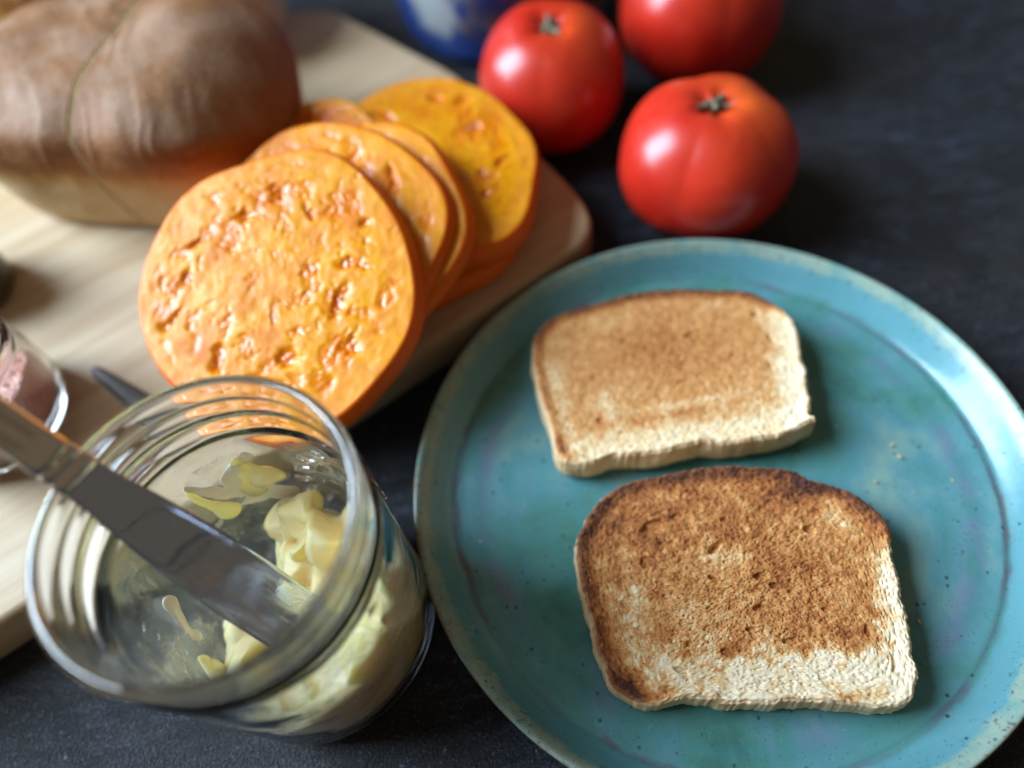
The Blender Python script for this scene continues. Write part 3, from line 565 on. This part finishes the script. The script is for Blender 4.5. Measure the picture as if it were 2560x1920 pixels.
wv = fbm(np.c_[np.cos(th) * 3, np.sin(th) * 3, V[:, 2] * 60], 2, 77) * 0.00028 * isin * sstep(0.01, 0.03, rr)
helix = 0.0
V[:, 0] += np.cos(th) * wv; V[:, 1] += np.sin(th) * wv
V[0:192, :2] = 0; V[-192:, :2] = 0
mesh('glass_body', V, F, glass, jar)

RW = 0.0393
def wrap(arc, z, off=0.0, th0=0.0):
    a = th0 + np.asarray(arc) / RW; return np.stack([(RW + off) * np.cos(a), (RW + off) * np.sin(a), np.asarray(z) + 0 * a], 1)
# embossed oval with leaves and lettering round it (raised glass on the outside of the jar)
TH0 = math.radians(58); Z0 = 0.041
parts = []
for ra, rb, w_ in ((0.0125, 0.0215, 0.00095),):
    q = np.linspace(0, 2 * np.pi, 72); P_ = wrap(ra * np.cos(q), Z0 + rb * np.sin(q), 0.0001, TH0); parts.append(tube(P_, w_, 7, False))
for (x0, z0, x1, z1, bend) in ((0.002, -0.012, 0.010, 0.003, 0.003), (0.001, -0.010, 0.0085, 0.010, -0.003), (0.0, -0.008, 0.003, 0.014, 0.002), (-0.001, -0.010, -0.007, 0.012, 0.003), (0.003, -0.013, 0.0105, -0.004, 0.002), (-0.002, -0.012, -0.0095, 0.001, -0.003), (0.0, -0.015, 0.006, -0.018, 0.001), (0.0, -0.015, -0.006, -0.017, -0.001)):
    q = np.linspace(0, 1, 14)
    for sgn in (1, -1):
        xx = x0 + (x1 - x0) * q + bend * 0.35 * np.sin(q * math.pi) + sgn * 0.0012 * np.sin(q * math.pi); zz = z0 + (z1 - z0) * q
        parts.append(tube(wrap(xx, Z0 + zz, 0.0001, TH0), 0.00060 * np.sin(np.clip(q, 0.05, 0.95) * math.pi) + 0.00015, 6))
rs = np.random.RandomState(3)
V, F = join(parts); mesh('embossed_emblem', V, F, glass, jar)
def letter(ch, size, path_fn, ang, name='embossed_letter'):
    cd = bpy.data.curves.new(name, 'FONT'); cd.body = ch; cd.size = size; cd.extrude = 0.0009; cd.bevel_depth = 0.00018; cd.bevel_resolution = 0; cd.align_x = 'CENTER'; cd.align_y = 'CENTER'; cd.resolution_u = 3
    t_ = bpy.data.objects.new(name, cd); col.objects.link(t_); bpy.context.view_layer.update()
    me = bpy.data.meshes.new_from_object(t_.evaluated_get(bpy.context.evaluated_depsgraph_get())); bpy.data.objects.remove(t_); bpy.data.curves.remove(cd)
    co = np.zeros(len(me.vertices) * 3); me.vertices.foreach_get('co', co); co = co.reshape(-1, 3)
    ca, sa = math.cos(ang), math.sin(ang); ax, az = path_fn
    # text reads left to right seen from outside: arc grows anticlockwise
    x = co[:, 0] * ca - co[:, 1] * sa + ax; z = co[:, 0] * sa + co[:, 1] * ca + az
    a = TH0 + x / RW; r_ = RW + co[:, 2] + 0.0001
    P = np.stack([r_ * np.cos(a), r_ * np.sin(a), z], 1); me.vertices.foreach_set('co', P.ravel()); me.update()
    me.materials.append(glass); o = bpy.data.objects.new(name, me); col.objects.link(o); o.parent = jar
    return o
txt = 'GOLDEN HARVEST'
for i, chh in enumerate(txt):
    if chh == ' ': continue
    f = 2.62 - i / (len(txt) - 1) * (2.62 - 0.02) if i < 6 else 1.20 - (i - 7) / 6 * 2.1
    ra, rb = 0.0168, 0.0262
    letter(chh, 0.0072, (ra * math.cos(f), Z0 + rb * math.sin(f) * 0.92), math.atan2(rb * math.cos(f), -ra * math.sin(f)) + math.pi)
# graduation ticks on the left wall
parts = []
for k in range(5):
    z_ = 0.024 + k * 0.0085; parts.append(tube(wrap(np.linspace(-0.0018, 0.0018, 5), np.full(5, z_), 0.0001, math.radians(196 - k * 1.0)), 0.0004, 6))
V, F = join(parts); mesh('embossed_marks', V, F, glass, jar)

# ------------------------------------------------------------------ mayonnaise
def ellipsoids(lst, voxel, name, mat, parent, seed, rmax=0.0364, zmin=0.0078, disp=0.0006, loc=None, smooth_it=4, warp=0.0):
    bm = bmesh.new()
    for (cx, cy, cz, ra, rb, rc, rz, rx) in lst:
        mt = Matrix.Translation((cx, cy, cz)) @ Matrix.Rotation(rz, 4, 'Z') @ Matrix.Rotation(rx, 4, 'X') @ Matrix.Diagonal((ra, rb, rc, 1))
        bmesh.ops.create_icosphere(bm, subdivisions=4, radius=1.0, matrix=mt)
    me = bpy.data.meshes.new(name); bm.to_mesh(me); bm.free(); o = bpy.data.objects.new(name, me); col.objects.link(o)
    md = o.modifiers.new('remesh', 'REMESH'); md.mode = 'VOXEL'; md.voxel_size = voxel; sm = o.modifiers.new('smooth', 'SMOOTH'); sm.iterations = smooth_it; sm.factor = 0.5
    bpy.context.view_layer.update()
    m2 = bpy.data.meshes.new_from_object(o.evaluated_get(bpy.context.evaluated_depsgraph_get())); bpy.data.objects.remove(o); bpy.data.meshes.remove(me)
    n = len(m2.vertices); co = np.zeros(n * 3); m2.vertices.foreach_get('co', co); co = co.reshape(-1, 3); no = np.zeros(n * 3); m2.vertices.foreach_get('normal', no); no = no.reshape(-1, 3)
    if warp: co = co + warp * np.stack([fbm(co * 75, 2, seed + 50 + q) for q in range(3)], 1)
    f1 = fbm(co * 120, 3, seed); rid = (1 - np.abs(fbm(co * np.array([55, 90, 75]), 2, seed + 4))) ** 4
    co = co + no * (disp * f1 + disp * 1.3 * (rid - 0.4))[:, None]
    r_ = np.hypot(co[:, 0], co[:, 1]); lim = rmax - 0.0035 * sstep(0.013, 0.0065, co[:, 2]); k = np.minimum(1, lim / np.maximum(r_, 1e-6)); co[:, 0] *= k; co[:, 1] *= k; co[:, 2] = np.maximum(co[:, 2], zmin)
    m2.vertices.foreach_set('co', co.ravel()); m2.polygons.foreach_set('use_smooth', [True] * len(m2.polygons)); m2.update(); m2.name = name
    m2.materials.clear(); m2.materials.append(mat)
    o = bpy.data.objects.new(name, m2); col.objects.link(o)
    if parent: o.parent = parent
    if loc: o.location = loc
    return o
may = empty('mayonnaise', (JX, JY, 0.0073), 'pale yellow mayonnaise scooped out along the right side inside the glass jar', 'mayonnaise')
rs = np.random.RandomState(21); L = []
def E_(x, y, z, a, b, c, rz=0.0, rx=0.0): L.append((x / 1000, y / 1000, z / 1000 - 0.0073, a / 1000, b / 1000, c / 1000, rz, rx))
E_(20, 16, 26, 14, 13, 20, 0.4, 0.3); E_(26, 0, 28, 12, 14, 24); E_(20, -16, 24, 15, 13, 20, -0.4); E_(8, -24, 18, 14, 11, 13, 0.2, 0.3); E_(4, 24, 22, 14, 11, 15)
E_(6, 2, 13, 20, 22, 8); E_(-4, 27, 36, 9, 7, 9, 0.4, 0.5); E_(6, 24, 43, 9, 7, 7, 0.5, 0.2); E_(-2, 18, 30, 8, 6, 8, 0.9, 0.4); E_(12, 16, 44, 8, 8, 6, 0.2, -0.4); E_(3, 12, 34, 8, 7, 6, 0.4, 0.6); E_(14, 4, 38, 9, 8, 6)
E_(-6, -27, 13, 9, 8, 6, 0.3); E_(-16, -20, 10, 6, 5, 4); E_(30, -8, 52, 6, 10, 18); E_(33, 8, 56, 5, 9, 14, 0.2); E_(24, -24, 46, 8, 6, 17, 0.6); E_(29, 18, 48, 7, 7, 14)
E_(12, -32, 34, 9, 5.5, 15); E_(0, -34, 26, 9, 5, 12); E_(-10, -33, 18, 8, 5, 9); E_(22, -28, 30, 10, 8, 18); E_(32, -14, 34, 7, 10, 18); E_(35, 2, 40, 5, 10, 20); E_(14, -26, 14, 16, 12, 10); E_(28, -16, 14, 10, 14, 10); E_(-3, 24, 24, 9, 7, 8)
E_(-21, -4, 13, 9, 9, 8, 0.3, 0.3); E_(-13, -7, 16, 9, 9, 9, 0.2, -0.3); E_(-28, 3, 12, 4.5, 5, 5); E_(-18, -12, 20, 7, 6, 6, 0.5, 0.4); E_(2, -10, 17, 9, 7, 6, 0.7, 0.2); E_(-24, -10, 17, 5, 4, 5, 0.5, 0.6)
for deg_ in range(-118, 40, 14):
    for z_ in (13, 27, 40):
        if z_ < 52 + deg_ * 0.18: a_ = math.radians(deg_ + rs.uniform(-5, 5)); q_ = rs.uniform(30, 33); E_(q_ * math.cos(a_), q_ * math.sin(a_), z_ + rs.uniform(-3, 3), 6.5, 7.5, 8, a_, rs.uniform(-0.4, 0.4))
for i in range(26):
    a = rs.uniform(-1.7, 1.7); q = rs.uniform(14, 30); E_(q * math.cos(a), q * math.sin(a), rs.uniform(24, 46), rs.uniform(3, 6.5), rs.uniform(2.5, 5), rs.uniform(2.5, 5), rs.uniform(0, 3), rs.uniform(-0.8, 0.8))
ellipsoids(L, 0.0007, 'scooped_mass', mayo_m, may, 6, disp=0.0008, zmin=0.0003, smooth_it=9, warp=0.0065)
def dollop(name, pts, seed, mat=mayo_m, vox=0.00035):
    L2 = []; P0 = np.array(pts); pts = [tuple(P0[i] * (1 - f) + P0[i + 1] * f) for i in range(len(P0) - 1) for f in np.linspace(0, 1, 7)]
    for (deg, z, ra, rb, th_) in pts:
        a = math.radians(deg); r0 = 0.0362 - th_ * 0.35; L2.append((r0 * math.cos(a), r0 * math.sin(a), z - 0.0073, th_, ra, rb, a, 0.0))
    return ellipsoids(L2, vox, name, mat, may, seed, rmax=0.0366, zmin=0.0, disp=0.0003, smooth_it=4, warp=0.0016)
dollop('dollop', [(124, 0.046, 0.0036, 0.0042, 0.0022), (126, 0.053, 0.0016, 0.0045, 0.0012), (128, 0.060, 0.0011, 0.0040, 0.0008), (129, 0.066, 0.0012, 0.003, 0.0007)], 40)
dollop('dollop', [(97, 0.056, 0.0042, 0.0050, 0.0032), (92, 0.053, 0.0036, 0.0050, 0.0020), (101, 0.063, 0.0028, 0.0042, 0.0012), (106, 0.054, 0.0045, 0.0020, 0.0008), (102, 0.047, 0.0050, 0.0022, 0.0008), (104, 0.068, 0.0016, 0.0032, 0.0008)], 41)
dollop('dollop', [(203, 0.020, 0.0045, 0.0055, 0.0030), (210, 0.017, 0.004, 0.004, 0.002), (198, 0.026, 0.0018, 0.004, 0.0015)], 42)
dollop('smear', [(176, 0.047, 0.0024, 0.0045, 0.0011), (180, 0.040, 0.0017, 0.0050, 0.0010), (184, 0.033, 0.0013, 0.0045, 0.0010), (186, 0.028, 0.0014, 0.003, 0.0010)], 43, film_m)
dollop('smear', [(128, 0.070, 0.0008, 0.002, 0.0004), (124, 0.062, 0.0016, 0.004, 0.0005), (118, 0.055, 0.0022, 0.005, 0.0006), (110, 0.050, 0.003, 0.004, 0.0006), (103, 0.046, 0.003, 0.004, 0.0007), (92, 0.040, 0.004, 0.005, 0.0008)], 46, film_m)
dollop('smear', [(222, 0.014, 0.002, 0.002, 0.0006), (232, 0.018, 0.003, 0.004, 0.0007), (244, 0.022, 0.004, 0.006, 0.0008), (262, 0.028, 0.005, 0.007, 0.0008)], 47, film_m)
dollop('smear', [(112, 0.044, 0.0050, 0.0011, 0.0005), (106, 0.042, 0.0060, 0.0014, 0.0006), (112, 0.060, 0.0026, 0.0030, 0.0005), (98, 0.070, 0.002, 0.0035, 0.0005)], 44, film_m)

fp = smooth_profile([(0.0005, 0.0075), (0.015, 0.0071), (0.028, 0.0065), (0.0332, 0.0076), (0.0356, 0.0112), (0.0363, 0.020), (0.0364, 0.050), (0.0363, 0.073)], 6); V, F = lathe(fp, 96); V[:, 2] -= 0.0073
V[:, 2] += np.where(V[:, 2] > 0.06, 0.006 * fbm(np.c_[V[:, :2] * 120, V[:, 2] * 0], 3, 5), 0)
mesh('greasy_brightening_film', V, F, bright_resid_m, may)  # hazy residue layer added over floor and wall to lighten the jar

# ------------------------------------------------------------------ butter knife
A = Vector((-0.1131, 0.0951, 0.1130)); B = Vector((-0.0802, 0.0692, 0.0545))
X = (A - B).normalized(); tip = B - X * 0.030
cz = (Vector((0, 0, CAM_H)) - B); Zx = (cz - X * cz.dot(X)).normalized(); Yx = Zx.cross(X)
Zx = (Matrix.Rotation(math.radians(-8), 3, X) @ Zx); Yx = Zx.cross(X)
knife = empty('butter_knife', (0, 0, 0), 'steel table knife leaning over the rim of the open glass jar', 'knife')
mw = Matrix((X, Yx, Zx)).transposed().to_4x4(); mw.translation = tip; knife.matrix_world = mw
up_ = [(0, 0.0), (1, 5.5), (4, 8.6), (9, 9.6), (20, 9.9), (40, 9.8), (60, 8.8), (76, 7.2), (86, 5.9), (93, 5.4), (97, 5.4)]
dn_ = [(0, 0.0), (0.6, -4.5), (2, -7.0), (6, -8.6), (20, -9.3), (40, -9.4), (60, -8.6), (76, -7.2), (86, -5.9), (93, -5.4), (97, -5.4)]
xs = np.concatenate([np.linspace(0, 6, 10), np.linspace(7, 97, 46)]); yu = np.interp(xs, *np.array(up_).T); yd = np.interp(xs, *np.array(dn_).T)
V = []; Kk = 21
for x, a, b in zip(xs, yu, yd):
    th_ = 1.1 + 1.0 * (x / 97) ** 2.2
    top = []; bot = []
    for f in np.linspace(0, 1, Kk):
        y = b + (a - b) * f; e_ = min(1, f / 0.16) ; e2 = min(1, (1 - f) / 0.06); h = th_ * (0.15 + 0.85 * e_ ** 0.8) * (0.35 + 0.65 * e2) * 0.5
        top.append((x, y, h + 0.12 * math.sin(x / 14.0) * 0)); bot.append((x, y, -h))
    V += top + bot[::-1]
V = np.array(V) / 1000; F = grid_faces(len(xs), 2 * Kk, True, True) + [tuple(range(2 * Kk)), tuple(range((len(xs) - 1) * 2 * Kk, len(xs) * 2 * Kk))[::-1]]
mesh('blade', V, F, steel_b, knife)
def ribbed(stations, K2=72, flute=None):
    V = []
    for (x, wy, tz, fl) in stations:
        for a in np.linspace(0, 2 * np.pi, K2, endpoint=False):
            ca, sa = math.cos(a), math.sin(a); sx_ = abs(ca) ** 0.8 * np.sign(ca); sz_ = abs(sa) ** 0.8 * np.sign(sa)
            y = wy * sx_; z = tz * sz_
            z *= 1 - fl * (0.55 * math.exp(-((y - wy * 0.42) / (wy * 0.18)) ** 2) + 0.55 * math.exp(-((y + wy * 0.42) / (wy * 0.13)) ** 2))
            V.append((x, y, z))
    n = len(stations); return np.array(V) / 1000, grid_faces(n, K2, True, True) + [tuple(range(K2)), tuple(range((n - 1) * K2, n * K2))[::-1]]
V, F = ribbed([(93.0, 5.2, 1.2, 0), (93.8, 5.7, 2.2, 0), (95.8, 5.9, 2.7, 0), (96.7, 5.6, 2.6, 0), (97.2, 5.1, 2.3, 0), (97.9, 5.1, 2.3, 0), (98.6, 5.6, 2.9, 0), (99.8, 5.7, 3.1, 0), (100.4, 5.4, 3.0, 0), (100.8, 4.9, 2.7, 0)])
mesh('collar', V, F, steel_h, knife)
V, F = ribbed([(100.7, 4.8, 2.6, 0), (101.4, 5.3, 3.2, 0.0), (103, 5.5, 3.6, 0.0), (106, 5.3, 3.7, 0.2), (109, 5.1, 3.7, 0.9), (120, 5.0, 3.9, 1), (140, 5.3, 4.2, 1), (165, 6.0, 4.5, 1), (182, 6.6, 4.2, 1), (190, 6.2, 3.4, 0.6), (195, 4.3, 2.4, 0), (196.5, 1.6, 1.0, 0)])
mesh('handle', V, F, steel_h, knife)

# ------------------------------------------------------------------ small glass salt jar, dark jar, utensil at the left
sj = empty('salt_jar', (-0.2035, 0.1725, 0.0227), 'small glass jar of pink salt on the board at the left edge', 'salt jar'); sj.scale = (1, 1, 1.22)
outer = [(0.0005, 0.0010), (0.022, 0.0010), (0.0268, 0.0018), (0.0288, 0.0052), (0.0292, 0.012), (0.0290, 0.022), (0.0278, 0.0265), (0.0262, 0.0285), (0.0278, 0.0300), (0.0286, 0.0318), (0.0276, 0.0334), (0.0262, 0.0342), (0.0270, 0.0365), (0.0278, 0.0385), (0.0272, 0.0402), (0.0260, 0.0408)]
inner = [(0.0246, 0.0402), (0.0243, 0.036), (0.0243, 0.029), (0.0262, 0.022), (0.0266, 0.010), (0.0250, 0.0055), (0.018, 0.0045), (0.0005, 0.0045)]
V, F = lathe(smooth_profile(outer + inner, 4), 96); mesh('glass_body', V, F, glass, sj)
ps = smooth_profile([(0.0005, 0.0048), (0.0175, 0.0048), (0.0246, 0.0060), (0.0260, 0.010), (0.0257, 0.0205), (0.0246, 0.0225), (0.015, 0.0228), (0.0005, 0.0232)], 5); V, F = lathe(ps, 96)
V[:, 2] += 0.0012 * fbm(V * 160, 3, 9) * (V[:, 2] > 0.019); o = mesh('pink_salt', V, F, salt_m, loc=(-0.2035, 0.1725, 0.0232)); o.scale = (1, 1, 1.2)
tag(o, 'coarse pink salt filling the small glass jar at the left edge', 'salt')
V, F = lathe(smooth_profile([(0.0005, 0.0), (0.016, 0.0), (0.0195, 0.0015), (0.0205, 0.006), (0.0205, 0.022), (0.0195, 0.026), (0.016, 0.0285), (0.0158, 0.033), (0.0172, 0.0345), (0.0172, 0.038), (0.015, 0.039), (0.0005, 0.039)], 5), 80)
o = mesh('spice_jar', V, F, olive_m, loc=(-0.2330, 0.2440, 0.0227)); tag(o, 'dark olive round jar at the left edge behind the glass salt jar', 'jar')
pth = [(0, 1.4), (2, 2.2), (8, 2.9), (22, 4.0), (36, 5.0), (50, 5.6)]
xs = np.r_[0, 0.4, 1, 2, np.linspace(4, 52, 22)]; wy = np.interp(xs, *np.array(pth).T); wy[0] = 0.5; V = []
for x, a in zip(xs, wy): V += [(x, -a, 0.2), (x, -a * 0.7, 1.1), (x, a * 0.7, 1.1), (x, a, 0.2), (x, a * 0.8, 0), (x, -a * 0.8, 0)]
F = grid_faces(len(xs), 6) + [tuple(range(6))[::-1], tuple(range((len(xs) - 1) * 6, len(xs) * 6))]
o = mesh('utensil_handle', np.array(V) / 1000, F, dullm, loc=(-0.1690, 0.1900, 0.0230), rot=(0, 0, math.atan2(-0.0185, 0.0197))); tag(o, 'dark dull steel utensil handle lying on the board behind the jar', 'utensil')

# ------------------------------------------------------------------ blue crock behind the tomatoes
cro = empty('blue_crock', (0.038, 0.4325, 0.0), 'blue glazed crock with ochre painted pattern at the top edge behind the tomatoes', 'crock')
V, F = lathe(smooth_profile([(0.0005, 0.0), (0.056, 0.0), (0.0620, 0.0014), (0.0655, 0.006), (0.0668, 0.014), (0.0690, 0.04), (0.0720, 0.085), (0.0735, 0.11), (0.0745, 0.114), (0.0725, 0.116), (0.0700, 0.113), (0.0680, 0.085), (0.0640, 0.03), (0.058, 0.008), (0.0005, 0.006)], 6), 128)
mesh('body', V, F, crock_m, cro)
